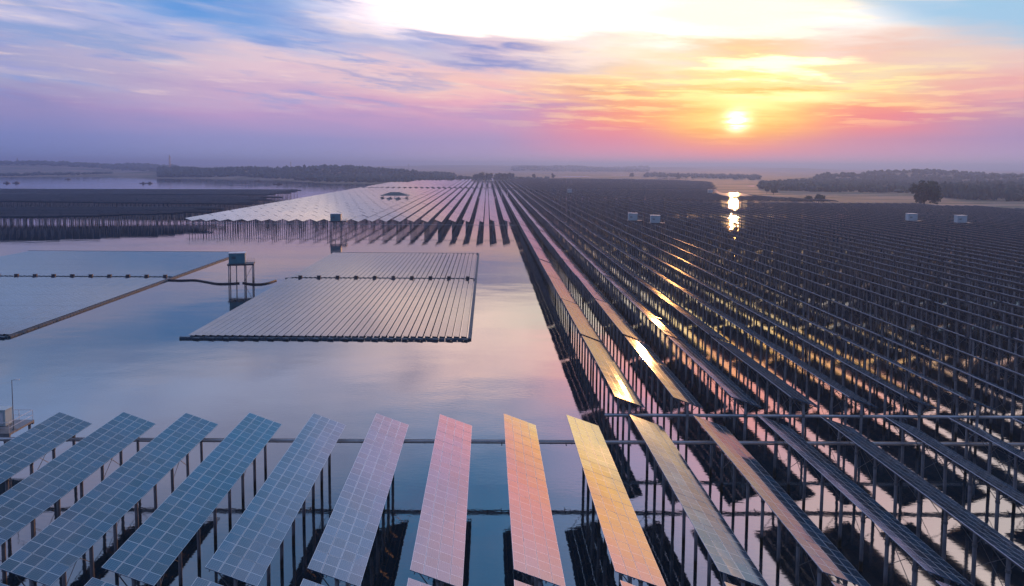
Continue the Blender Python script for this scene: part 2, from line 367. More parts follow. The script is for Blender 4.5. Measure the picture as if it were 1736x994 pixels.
me.polygons.foreach_set('use_smooth', [True] * len(me.polygons))
lm = bpy.data.materials.new('fields_and_scrub'); lm.use_nodes = True; t = lm.node_tree; b = t.nodes['Principled BSDF']; b.inputs['Roughness'].default_value = .9
g = t.nodes.new('ShaderNodeNewGeometry')
def ln(sc, sx, sy, det):
    mp = t.nodes.new('ShaderNodeMapping'); mp.inputs['Scale'].default_value = (sx, sy, 1); t.links.new(g.outputs['Position'], mp.inputs[0])
    n = t.nodes.new('ShaderNodeTexNoise'); n.inputs['Scale'].default_value = sc; n.inputs['Detail'].default_value = det
    t.links.new(mp.outputs[0], n.inputs['Vector']); return n.outputs['Fac']
cr = t.nodes.new('ShaderNodeValToRGB'); e = cr.color_ramp
for p_, c_ in ((.38, (.045, .060, .030)), (.46, (.10, .10, .05)), (.52, (.20, .15, .11)), (.62, (.27, .20, .15))):
    el = e.elements.new(p_); el.color = (*c_, 1)
e.elements.remove(e.elements[0]); e.elements[-1].color = (.18, .15, .11, 1)
t.links.new(ln(.02, .35, 1.6, 6), cr.inputs[0]); t.links.new(cr.outputs[0], b.inputs['Base Color'])
me.materials.append(lm)
tag(link('ground', me), 'far shore with tan fields, scrub and low misty hills', None, None, 'structure')

# ------------------------------------------------------------------ woods and trees
def ico(sub):
    import bmesh
    bm = bmesh.new(); bmesh.ops.create_icosphere(bm, subdivisions=sub, radius=1.0)
    v = np.array([q.co[:] for q in bm.verts]); f = np.array([[q.index for q in p.verts] for p in bm.faces]); bm.free(); return v, f
ICO1, ICO2 = ico(1), ico(2)
LEAF = mat('woodland_foliage', (.018, .060, .050), .9, col2=(.006, .028, .026), vscale=.12)
LEAF2 = mat('tree_foliage', (.028, .060, .036), .9, col2=(.012, .032, .020), vscale=.5)
BARK = mat('bark', (.05, .04, .035), .9)
def wood(name, label, pts, hgt, ico_=ICO1, size=6.5):
    V0, F0 = ico_; VV, FF = [], []; o = 0
    for (x, y) in pts:
        s = size * rng.uniform(.6, 1.3); h = hgt * rng.uniform(.55, 1.15)
        z = float(land_h(np.array([x]), np.array([y]))[0])
        v = V0 * (1 + rng.normal(0, .16, (len(V0), 1)))
        v = v * np.array([s, s, h * .55]) + np.array([x, y, z + h * .5]); VV.append(v); FF.append(F0 + o); o += len(V0)
    VV = np.concatenate(VV); FF = np.concatenate(FF)
    me = bpy.data.meshes.new(name); me.from_pydata(VV.tolist(), [], FF.tolist()); me.materials.append(LEAF)
    return tag(link(name, me), label, None, None, 'stuff')
def scatter(px0, px1, py0f, py1f, n):
    P = []
    while len(P) < n:
        px = random.uniform(px0, px1); a, b_ = py0f(px), py1f(px)
        if a >= b_: continue
        Ya, Yb = ground(px, a).y, ground(px, b_).y
        y = random.uniform(Yb, Ya); q = ground(px, b_); P.append((q.x / q.y * y, y))
    return P
I = lambda xs, ys: (lambda p: float(np.interp(p, xs, ys)))
wood('woodland', 'dark blue-green wooded hill behind the left lake strip',
     scatter(270, 770, I([270, 400, 560, 680, 770], [298, 295, 294, 297, 302]), I([270, 400, 470, 550, 640, 770], [302, 302.5, 305, 309.5, 311, 309.5]), 3800), 11, ICO1, 6.5)
wood('woodland', 'distant wooded ridge on the far left skyline',
     scatter(-300, 300, I([-300, 300], [287, 287]), I([-300, 0, 160, 300], [291, 291, 292, 294]), 2600), 14, ICO1, 11)
wood('woodland', 'thin wooded spit crossing the far left water',
     scatter(-250, 190, I([-250, 190], [296, 296]), I([-250, 0, 160, 190], [297, 299.5, 299, 297]), 260), 7, ICO1, 7)
wood('woodland', 'long wooded hill on the right skyline',
     scatter(1290, 2100, I([1290, 1400, 1560, 1800, 2100], [316, 307, 303, 303, 303]), I([1290, 1350, 1450, 1640, 1800, 2100], [321, 326, 328, 330, 330, 335]), 3600), 9, ICO2, 5.0)
wood('woodland', 'dark nearer grove at the right edge of the far shore',
     scatter(1590, 2150, I([1590, 1650, 2150], [334, 322, 322]), I([1590, 1650, 1736, 2150], [336, 341, 344, 350]), 1700), 13, ICO2, 4.0)
wood('woodland', 'low hazy grove left of the sun glitter pond',
     scatter(1095, 1290, I([1095, 1290], [296, 300]), I([1095, 1145, 1200, 1290], [301, 302, 303, 307]), 240), 10, ICO1, 7)
wood('woodland', 'misty wooded rises on the central horizon',
     scatter(870, 1100, I([870, 1100], [287.5, 287.5]), I([870, 1100], [291, 292]), 1200), 14, ICO1, 13)

def tree(px, py, h, wd, label, seed):
    r = random.Random(seed); p = ground(px, py)
    if on_land(p.x, p.y): p.z = float(land_h(np.array([p.x]), np.array([p.y]))[0])
    T = empty('tree', p); tag(T, label, 'tree', 'lone trees on the far shore')
    tr = MB(); tr.tube((0, 0, -.6), (0, 0, h * .45), h * .035, 7, r2=h * .02)
    blobs = []
    for k in range(9):
        a = r.uniform(0, 6.28); q = r.uniform(.1, .38) * wd; z = h * r.uniform(.38, .88)
        c = Vector((math.cos(a) * q, math.sin(a) * q, z)); blobs.append((c, r.uniform(.16, .28) * wd))
        tr.tube((0, 0, h * r.uniform(.25, .42)), c, h * .013, 5, r2=h * .004)
    tr.build('trunk', BARK, T)
    c_ = MB(); ls = h * .045
    for c, rad in blobs:
        for k in range(170):
            d = Vector((r.gauss(0, 1), r.gauss(0, 1), r.gauss(0, .8))).normalized() * rad * r.uniform(.35, 1.08)
            q = c + d; u = Vector((r.gauss(0, 1), r.gauss(0, 1), r.gauss(0, 1))).normalized(); w_ = u.orthogonal().normalized(); u *= ls * r.uniform(.6, 1.3); w_ *= ls * r.uniform(.6, 1.3)
            c_.quad(q - u - w_, q + u - w_, q + u + w_, q - u + w_)
    c_.build('crown', LEAF2, T)
tree(1566, 358, 22, 24, 'large round dark tree on the right shore before the hill', 1)
tree(1388, 347, 9, 10, 'broad low bushy tree at the right end of the shore clump', 2)
tree(1368, 347.5, 7, 10, 'low bushy tree in the middle of the shore clump', 3)
tree(1349, 347, 5, 8, 'smallest bush at the left end of the shore clump', 4)
tree(1311, 331, 9, 9, 'hazy tree just right of the sun glitter pond', 5)
tree(1300, 329, 7, 7, 'smaller hazy tree beside the glitter pond tree', 6)
tree(905, 305, 13, 12, 'short tree at the tip of the central tree line', 7)
tree(938, 305.5, 16, 9, 'slim lone tree right of the central tree line', 8)
tree(1071, 302, 15, 13, 'lone misty tree standing above the dark panel field', 9)
tree(1151, 304, 15, 14, 'misty tree between the grove and the glitter pond', 10)
for k, (px, py, h, wd, lab) in enumerate([
    (762, 309, 11, 16, 'first tree from the left in the central tree line'), (781, 308, 12, 16, 'second tree from the left in the central tree line'),
    (806, 307.5, 15, 18, 'third tree from the left in the central tree line'), (818, 307.5, 17, 20, 'tall fourth tree from the left in the central tree line'),
    (830, 307.5, 16, 19, 'fifth tree from the left in the central tree line'), (846, 307.5, 17, 20, 'sixth tree from the left in the central tree line'),
    (857, 307, 16, 17, 'seventh tree from the left in the central tree line'), (868, 306.5, 17, 14, 'eighth and most pointed tree in the central tree line'),
    (883, 306.5, 9, 13, 'low ninth tree from the left in the central tree line'), (794, 308, 9, 13, 'low bushy tree between second and third in the central line')]):
    tree(px, py, h, wd, lab, 30 + k)
wood('woodland', 'low scrub under the central tree line', scatter(740, 930, I([740, 930], [303, 302.5]), I([740, 830, 930], [309.5, 306.5, 305.5]), 260), 5, ICO1, 5)

# ------------------------------------------------------------------ lattice masts
def mast(px, py_base, H, label):
    p = ground(px, py_base); p.z = float(land_h(np.array([p.x]), np.array([p.y]))[0]) - 1
    T = empty('lattice_mast', p); tag(T, label, 'mast', 'lattice masts on the skyline')
    m = MB(); w0, w1 = H * .055, H * .018; n = 8
    c4 = [(1, 1), (-1, 1), (-1, -1), (1, -1)]
    for k in range(n):
        z0, z1 = H * k / n, H * (k + 1) / n; a, b_ = w0 + (w1 - w0) * k / n, w0 + (w1 - w0) * (k + 1) / n
        for i in range(4):
            x, y = c4[i]; x2, y2 = c4[(i + 1) % 4]
            m.tube((x * a, y * a, z0), (x * b_, y * b_, z1), H * .010, 4); m.tube((x * a, y * a, z0), (x2 * b_, y2 * b_, z1), H * .006, 4)
    m.build('lattice_tower', DARK, T)
    a = MB()
    for z in (.8, .92): a.box((0, 0, H * z), (H * .2, H * .01, H * .012)); 
    a.tube((0, 0, H), (0, 0, H * 1.08), H * .006, 5); a.build('cross_arm', DARK, T)
mast(288, 292, 62, 'tall lattice mast above the wooded ridge, tallest on the skyline')
mast(30, 289, 45, 'faint lattice mast at the far left of the skyline')
mast(493, 290, 48, 'thin lattice mast behind the middle of the wooded hill')
mast(693, 290, 42, 'faint lattice mast above the right end of the wooded hill')

# ------------------------------------------------------------------ solar table meshes
XH, ZH, XL, ZL = -1.88, 7.0, 1.88, 5.62
TLEN = 30.5; NC = 26; PITCHY = 31.6
SX, SZ = XL - XH, ZL - ZH; SLEN = math.hypot(SX, SZ)
NRM = Vector((-SZ, 0, SX)).normalized()
def P(u, y, off=0.0):          # u 0..1 from high to low edge
    return Vector((XH + SX * u, y, ZH + SZ * u)) + NRM * off
PILE_Y = [-14.6 + 3.65 * k for k in range(9)]
def panel_mesh(seed):
    r = random.Random(seed); m = MB(); cl = TLEN / NC
    warp = [r.gauss(0, .012) for _ in range(9)]
    for j in range(4):
        colt = r.gauss(0, .004)
        for i in range(0, NC, 2):
            y0 = -TLEN / 2 + i * cl + .012; y1 = -TLEN / 2 + (i + 2) * cl - .012
            u0, u1 = j / 4 + .0035, (j + 1) / 4 - .0035
            sg = .03 * math.sin(i / NC * 5.1 + seed)
            z = [sg + r.gauss(0, .0028) + s * colt for s in (0, 0, 1, 1)]
            a, b_, c, d = P(u0, y0, .035 + z[0]), P(u0, y1, .035 + z[1]), P(u1, y1, .035 + z[2]), P(u1, y0, .035 + z[3])
            lo = [q - NRM * .06 for q in (a, d, c, b_)]
            m.hexa([lo[0], lo[1], lo[2], lo[3], a, d, c, b_], 1, [(j, i), (j + 1, i), (j + 1, i + 2), (j, i + 2)], 0)
            if j == 0: m.m[-1] = 2
    return m.mesh('solar_panels', [PANEL, BACK, EDGE])
PANELS = [panel_mesh(s) for s in range(7)]
fm = MB()
for u in (.1, .37, .63, .9):
    fm.hexa([P(u, -15.3, -.14) + Vector((-.03, 0, 0)), P(u, -15.3, -.14) + Vector((.03, 0, 0)), P(u, 15.3, -.14) + Vector((.03, 0, 0)), P(u, 15.3, -.14) + Vector((-.03, 0, 0)),
             P(u, -15.3, -.05) + Vector((-.03, 0, 0)), P(u, -15.3, -.05) + Vector((.03, 0, 0)), P(u, 15.3, -.05) + Vector((.03, 0, 0)), P(u, 15.3, -.05) + Vector((-.03, 0, 0))])
for y in PILE_Y:
    fm.tube(P(.05, y, -.2), P(.95, y, -.2), .055, 5)
    fm.tube((0.1, y, 4.5), P(.14, y, -.2), .04, 4); fm.tube((0.1, y, 4.5), P(.86, y, -.2), .04, 4)
for y in PILE_Y:
    fm.tube((.1, y, 4.35), (.1, y, 4.6), .2, 8); fm.tube((.1, y, 5.8), (.1, y, 5.95), .19, 8)
for k in range(8): fm.tube((.1, PILE_Y[k], 5.4), (.1, PILE_Y[k + 1], 5.4), .035, 4)
for k in (1, 6): fm.tube((.1, PILE_Y[k], 2.6), (.1, PILE_Y[k + 1], 5.6), .03, 4); fm.tube((.1, PILE_Y[k + 1], 2.6), (.1, PILE_Y[k], 5.6), .03, 4)
FRAME = fm.mesh('support_frame', [STEEL])
pm = MB(); pm.tube((.1, 0, -1.0), (.1, 0, 6.12), .16, 8)
PILEM = pm.mesh('pile', [PILE], True)
sm = MB()
for y in PILE_Y: sm.tube((.1, y, -1.0), (.1, y, 6.1), .15, 5, 1, caps=False)
for u in (.1, .9): sm.tube(P(u, -15.3, -.1), P(u, 15.3, -.1), .045, 4, 0)
SUPPORT = sm.mesh('supports', [STEEL, PILE])
# simple far table
def simple_template():
    m = MB()
    a, b_, c, d = P(0, -TLEN / 2), P(1, -TLEN / 2), P(1, TLEN / 2), P(0, TLEN / 2)
    m.hexa([a - NRM * .07, b_ - NRM * .07, c - NRM * .07, d - NRM * .07, a, b_, c, d], 1, [(0, 0), (4, 0), (4, NC), (0, NC)], 0)
    m.m[-1] = 3
    for y in PILE_Y[::1]:
        m.tube((.1, y, -.5), (.1, y, 6.1), .15, 4, 2, caps=False)
    return m
ST = simple_template()

# ------------------------------------------------------------------ where the tables stand
ORD = ['first', 'second', 'third', 'fourth', 'fifth', 'sixth', 'seventh', 'eighth', 'ninth', 'tenth', 'eleventh', 'twelfth', 'thirteenth', 'fourteenth', 'fifteenth', 'sixteenth', 'seventeenth', 'eighteenth', 'nineteenth']
TENS = {2: 'twenty', 3: 'thirty', 4: 'forty', 5: 'fifty', 6: 'sixty'}
TH = {2: 'twentieth', 3: 'thirtieth', 4: 'fortieth', 5: 'fiftieth', 6: 'sixtieth'}
def ordw(n):                    # 1-based
    if n <= 19: return ORD[n - 1]
    a, b_ = divmod(n, 10)
    return TH[a] if b_ == 0 else TENS[a] + '-' + ORD[b_ - 1]
def in_pond(x, y):
    px, py, d = pix((x, y, 3.0))
    return ((px - 1247) / 44) ** 2 + ((py - 327) / 12) ** 2 < 1 or ((px - 1240) / 30) ** 2 + ((py - 357) / 6) ** 2 < 1
tables = []     # x, y, rz, label, group
C_OFF = 1.88    # the table's origin lies under its middle
LOOK = {1: 'teal-blue gridded', 2: 'deep blue gridded', 3: 'blue gridded', 4: 'blue gridded', 5: 'pale blue gridded', 6: 'lavender-blue', 7: 'lavender-pink', 8: 'salmon-pink',
        9: 'bright yellow and pink', 10: 'yellow-orange', 11: 'orange-pink', 12: 'dull mauve', 13: 'grey-violet', 14: 'dark grey', 15: 'dark grey', 16: 'dark edge-on', 17: 'dark edge-on'}
for k in range(1, 18):
    xh = 1.98 + 7.35 * (k - 8)
    tables.append((xh + C_OFF, 77.4 - TLEN / 2, 0, f'{LOOK[k]} solar table, {ordw(k)} from the left in the front line', 'solar tables of the front line'))
for k in range(3, 14):
    xh = 1.98 + 7.35 * (k - 8)
    tables.append((xh + C_OFF, 77.4 - TLEN / 2 - PITCHY, 0, f'solar table just peeping in at the bottom edge, below the {ordw(k)} front line table', 'solar tables at the bottom picture edge'))
for j in range(0, 60):
    xh = 16.1 + 7.32 * j
    for i in range(0, 48):
        yc = 83.7 + TLEN / 2 + PITCHY * i + (1.5 if i >= 8 else 0)
        if on_land(xh, yc + 16) or on_land(xh + 4, yc - 16) or on_land(xh, yc): continue
        if i == 24 or (j > 18 and i == 15) or in_pond(xh, yc): continue          # service channels
        tables.append((xh + C_OFF, yc, 0, f'solar table in the {ordw(j + 1)} row right of the open water, {ordw(i + 1)} bay back', 'solar tables right of the open water'))
for j in range(1, 25):
    xh = 16.1 - 7.33 * j
    for i in range(0, 40):
        yc = 359.5 + TLEN / 2 + PITCHY * i
        if on_land(xh, yc + 20): continue
        if i == 16: continue
        if j > 20 and i > 24: continue
        tables.append((xh + C_OFF, yc, 0, f'solar table {ordw(j)} leftward past the open water in the far block, {ordw(i + 1)} bay back', 'solar tables of the far middle block'))
# far left blocks whose rows run across the view, backs towards it
for (X0, X1, Y0, Y1, rz, nm) in ((-520, -168, 372, 470, R(97), 'near'), (-560, -176, 500, 620, R(84), 'middle'), (-760, -200, 650, 790, R(94), 'rear')):
    u = Vector((math.cos(rz + math.pi / 2), math.sin(rz + math.pi / 2))); u = -u if u.x > 0 else u
    nrow = int((Y1 - Y0) / 7.35)
    for i in range(nrow):
        for j in range(int((X1 - X0) / PITCHY)):
            x = X1 + random.Random(i * 7 + len(nm)).uniform(-14, 8) + u.x * (PITCHY * (j + .5)) - i * 0.8; y = Y0 + 7.35 * i + u.y * PITCHY * (j + .5)
            if nm == 'near' and i < 4: x -= (4 - i) * 14
            if on_land(x, y + 10): continue
            tables.append((x, y, rz, f'solar table {ordw(j + 1)} leftward in the {ordw(i + 1)} cross row of the {nm} left block', f'solar tables of the {nm} left block'))
inview = []
for tb in tables:
    x, y, rz = tb[:3]; c, s = math.cos(rz), math.sin(rz); seen = False
    for v in (-15.3, 0, 15.3):
        px, py, d = pix((x - s * v, y + c * v, 6.3))
        if d > 0 and -60 < px < 1796 and py < 1010: seen = True
    if seen: inview.append((d, tb))
# those that show largest: bottom-edge glimpses count as near
inview.sort(key=lambda q: q[0])
NEAR = 300; FULL = 150
print('tables in view', len(inview))
SG = ('support_frame',)
for i, (d, (x, y, rz, lab, grp)) in enumerate(inview[:NEAR]):
    o = empty('solar_table', (x, y, random.gauss(0, .04)), rz + random.gauss(0, .0012)); o.rotation_euler.x = random.gauss(0, .0007); o.rotation_euler.y = random.gauss(0, .005); tag(o, lab, 'solar table', grp)
    link('solar_panels', PANELS[i % 7], o)
    if i < FULL:
        link('support_frame', FRAME, o)
        for yy in PILE_Y:
            q = link('pile', PILEM, o); q.location = (0, yy, 0)
    else:
        link('support_frame', SUPPORT, o)
rest = inview[NEAR:]
V0 = np.array(ST.v); nv = len(V0); F0 = np.array(ST.f[0:6] + [f for f in ST.f[6:]]); M0 = np.array(ST.m); U0 = np.array(ST.uv)
VV = []
for d, (x, y, rz, lab, grp) in rest:
    c, s = math.cos(rz), math.sin(rz)
    v = np.empty_like(V0); tw = rng.normal(0, .006)
    v[:, 0] = V0[:, 0] * c - V0[:, 1] * s + x; v[:, 1] = V0[:, 0] * s + V0[:, 1] * c + y; v[:, 2] = V0[:, 2] + (V0[:, 2] > 0) * (V0[:, 0] * tw + rng.normal(0, .03))
    VV.append(v)
n = len(VV)
VV = np.concatenate(VV); FF = (F0[None] + (np.arange(n) * nv)[:, None, None]).reshape(-1, 4)
me = bpy.data.meshes.new('solar_tables_beyond'); me.vertices.add(len(VV)); me.vertices.foreach_set('co', VV.ravel())
me.loops.add(FF.size); me.loops.foreach_set('vertex_index', FF.ravel()); me.polygons.add(len(FF))
me.polygons.foreach_set('loop_start', np.arange(0, FF.size, 4)); me.polygons.foreach_set('loop_total', np.full(len(FF), 4))
for m_ in (PANEL, BACK, PILE, EDGE): me.materials.append(m_)
me.polygons.foreach_set('material_index', np.tile(M0, n)); ul = me.uv_layers.new(name='UVMap'); ul.data.foreach_set('uv', np.tile(U0, (n, 1)).astype('f').ravel())
me.polygons.foreach_set('use_smooth', [False] * len(FF)); me.update(calc_edges=True); me.validate()
tag(link('solar_table_field', me), 'far rows of raised solar tables filling the lake towards the shore', 'solar tables', None, 'stuff')

# ------------------------------------------------------------------ cable trays on the pile heads
def tray(x0, x1, y, z, label):
    T = empty('cable_tray', (x0, y, z)); tag(T, label, 'cable tray', 'long cable trays crossing the rows')
    m = MB(); Lx = x1 - x0
    m.tube((0, 0, 0), (Lx, 0, 0), .11, 8); m.build('conduit', PALE, T)
    m = MB(); m.box((Lx / 2, -.45, -.02), (Lx, .06, .14)); m.box((Lx / 2, .32, -.02), (Lx, .06, .14))
    k = 0.6
    while k < Lx: m.box((k, -.06, -.12), (.08, .84, .05)); k += 2.4
    m.build('tray_rail', STEEL, T)
    m = MB(); k = 1.0
    while k < Lx: m.box((k, -.06, -.22), (.1, 1.1, .1)); k += 7.35
    m.build('bracket', STEEL, T)
tray(-58, 84, 77.4 - 1.0, 4.2, 'pale conduit tray across the full picture behind the front line of tables')
tray(15, 150, 84.4, 4.4, 'thin tray along the near ends of the rows right of open water')
tray(-160, 16, 360.5, 4.1, 'thin tray along the near edge of the far middle block')

# ------------------------------------------------------------------ inverter stations
def station(px, py_w, label, s=1.0, rz=0.0, w=(4.6, 3.2, 3.0), x=None, y=None, zp=5.8, cm=None):
    p = ground(px, py_w) if x is None else Vector((x, y, 0))
    T = empty('inverter_station', p, rz); tag(T, label, 'inverter station', 'inverter cabins on pile platforms')
    m = MB(); m.box((0.8 * s, 0, zp - .15), (7.6 * s, 4.6 * s, .3)); m.box((.8 * s, -2.2 * s, zp - .38), (7.4 * s, .22, .2)); m.box((.8 * s, 2.2 * s, zp - .38), (7.4 * s, .22, .2)); m.build('platform', DARK, T)
    for (a, b_) in ((-2.6, -1.9), (-.4, -1.9), (1.9, -1.9), (4.2, -1.9), (-2.6, 1.9), (1.9, 1.9), (4.2, 1.9)):
        q = MB(); q.tube((a * s, b_ * s, -1), (a * s, b_ * s, zp - .3), .16, 8); q.build('pile', PILE, T, smooth=True)
    br = MB(); br.tube((1.9 * s, -1.9 * s, .8), (4.2 * s, -1.9 * s, zp - .6), .06, 5); br.build('brace', STEEL, T)
    cx, cy = -.3 * s, 0
    m = MB(); m.box((cx, cy, zp + w[2] * s / 2 + .12), (w[0] * s, w[1] * s, w[2] * s)); m.box((cx, cy, zp + .06), (w[0] * s - .3, w[1] * s - .3, .12))
    for k in range(9): m.box((cx - w[0] * s / 2 + .3 + k * (w[0] * s - .6) / 8, cy - w[1] * s / 2 - .02, zp + w[2] * s / 2 + .1), (.05, .05, w[2] * s - .4))
    cab = m.build('cabin', cm or CABIN, T)
    d = MB(); d.box((cx + w[0] * s / 2 + .03, cy, zp + 1.2), (.06, 1.0, 2.0)); d.build('door', PALE, T)
    v = MB()
    for k in range(6): v.box((cx - .9, cy - w[1] * s / 2 - .07, zp + 1.5 + k * .14), (1.2, .05, .06))
    v.build('vent', DARK, T)
    rf = MB(); rf.box((cx, cy, zp + w[2] * s + .2), (w[0] * s + .3, w[1] * s + .3, .14)); rf.build('roof', CABROOF, T)
    r_ = MB()
    xs = [2.4 * s, 3.5 * s, 4.5 * s]
    for xx in xs:
        for yy in (-2.2 * s, 2.2 * s): r_.tube((xx, yy, zp), (xx, yy, zp + 1.1), .03, 4)
    for zz in (.55, 1.1):
        for yy in (-2.2 * s, 2.2 * s): r_.tube((xs[0], yy, zp + zz), (xs[-1], yy, zp + zz), .03, 4)
        r_.tube((xs[-1], -2.2 * s, zp + zz), (xs[-1], 2.2 * s, zp + zz), .03, 4)
    r_.build('railing', STEEL, T)
    return T
station(405, 478.5, 'blue-grey cabin on a piled platform standing alone in the open water', 1.0, R(14))
station(571, 396, 'dark cabin tower at the near edge of the far middle block', 1.15, R(4), zp=6.6)
STN = [(1073, 396, 'pale cabin on the dark field, left of a close pair'), (1111, 401, 'pale cabin on the dark field, right of a close pair'),
       (1545, 396, 'pale cyan cabin among the right-hand rows below the big round tree'), (1628, 400, 'pale cyan cabin farthest right among the rows'),
       (966, 338, 'small faint cabin deep among the converging rows'), (1204, 338, 'faint far cabin just left of the sun glitter')]
for px, py, lab in STN:
    station(px, py, lab, 1.0, R(-6), w=(4.6, 3.4, 3.6), zp=7.0, cm=CABIN2)
# hipped shelter over the far middle block
p = ground(670, 347); T = empty('shelter', (p.x, p.y, 0)); tag(T, 'wide dark hip-roofed shelter raised above the far middle block', 'shelter')
m = MB(); z0, z1 = 8.2, 11.2; a, b_ = 13, 7
m.v += [(-a, -b_, z0), (a, -b_, z0), (a, b_, z0), (-a, b_, z0), (-4, 0, z1), (4, 0, z1)]
for f in ((0, 1, 5, 4), (1, 2, 5), (2, 3, 4, 5), (3, 0, 4), (3, 2, 1, 0)): m.f.append(f); m.m.append(0); m.uv += [(0, 0)] * len(f)
m.build('roof', mat('shelter_roof', (.05, .09, .10), .6, var=.2, vscale=.3), T)
for x_ in (-11, 0, 11):
    for y_ in (-5.5, 5.5): q = MB(); q.tube((x_, y_, -1), (x_, y_, z0 + .01), .2, 6); q.build('post', PILE, T)

# ------------------------------------------------------------------ platform at the left picture edge
T = empty('service_platform', (-59.5, 80.5, 0)); tag(T, 'railed service platform with grey cabinet at the left picture edge', 'platform')
m = MB(); m.box((0, 0, 3.9), (7.0, 4.4, .25)); m.box((0, -2.1, 3.65), (7.0, .2, .25)); m.box((0, 2.1, 3.65), (7, .2, .25)); m.build('deck', STEEL, T)
for xx in (-3.1, 0, 3.1):
    for yy in (-1.9, 1.9): q = MB(); q.tube((xx, yy, -1), (xx, yy, 3.78), .16, 8); q.build('pile', PILE, T)
m = MB()
for xx in (-3.4, -1.7, 0, 1.7, 3.4):
    for yy in (-2.1, 2.1): m.tube((xx, yy, 4.02), (xx, yy, 5.3), .03, 5)
for zz in (4.65, 5.3):
    for yy in (-2.1, 2.1): m.tube((-3.4, yy, zz), (3.4, yy, zz), .03, 5)
    m.tube((3.4, -2.1, zz), (3.4, 2.1, zz), .03, 5)
m.build('railing', PALE, T)
m = MB(); m.box((.6, .6, 5.0), (1.8, 1.2, 1.9)); m.box((.6, .6, 6.02), (2.0, 1.4, .1)); cb = m.build('cabinet', CABIN2, T)
m = MB(); m.box((.6, -.03, 5.0), (1.3, .05, 1.4)); m.build('cabinet_door', PALE, cb)
T = empty('lamp_post', (-56.4, 79.6, 4.02)); tag(T, 'thin grey lamp post rising from the platform at the left edge', 'lamp post')
m = MB(); m.box((0, 0, .04), (.3, .3, .08)); m.tube((0, 0, .05), (0, 0, 6.0), .06, 8, r2=.035); m.build('pole', STEEL, T)
m = MB(); m.tube((0, 0, 5.95), (.55, -.1, 6.1), .025, 5); m.build('arm', STEEL, T)
m = MB(); m.box((.75, -.12, 6.1), (.5, .2, .08)); m.build('lamp_head', PALE, T)

# ------------------------------------------------------------------ floating arrays
FP = 1.52
fr = MB()          # one row of floating modules, along +Y from 0, unit length given per block
def float_row_mesh(Ly, seed):
    r = random.Random(seed); m = MB(); n = int(Ly / 12)
    seg = Ly / n
    for k in range(n):
        y0, y1 = k * seg + .04, (k + 1) * seg - .04; dz = r.gauss(0, .006)
        a, b_, c, d = (-.61, y0, .50 + dz), (.61, y0, .36), (.61, y1, .36 + dz), (-.61, y1, .50)
        m.hexa([(q[0], q[1], q[2] - .05) for q in (a, b_, c, d)] + [a, b_, c, d], 1, [(0, 0), (1, 0), (1, 9), (0, 9)], 0)
    m.box((0, Ly / 2, .12), (.5, Ly, .3), 2)
    return m.mesh('panel_row', [PANELF, BACK, FLOATM])
PANELF = panel_material('floating_module_glass', 0.03, (.012, .025, .05), (.16, .20, .25), 0.09, 1.48)
def walkway(T, name, x0, y0, x1, y1, w=.7, boxes=0.0):
    m = MB(); d = Vector((x1 - x0, y1 - y0, 0)); Ln = d.length; rz = math.atan2(d.y, d.x); n = max(1, int(Ln / 1.25))
    for k in range(n):
        f = (k + .5) / n; m.box((x0 + d.x * f, y0 + d.y * f, .16), (Ln / n * .9, w, .34), 0, rz)
    m.tube((x0, y0, .4), (x1, y1, .4), .05, 5)
    o = m.build(name, FLOATM, T)
    return o
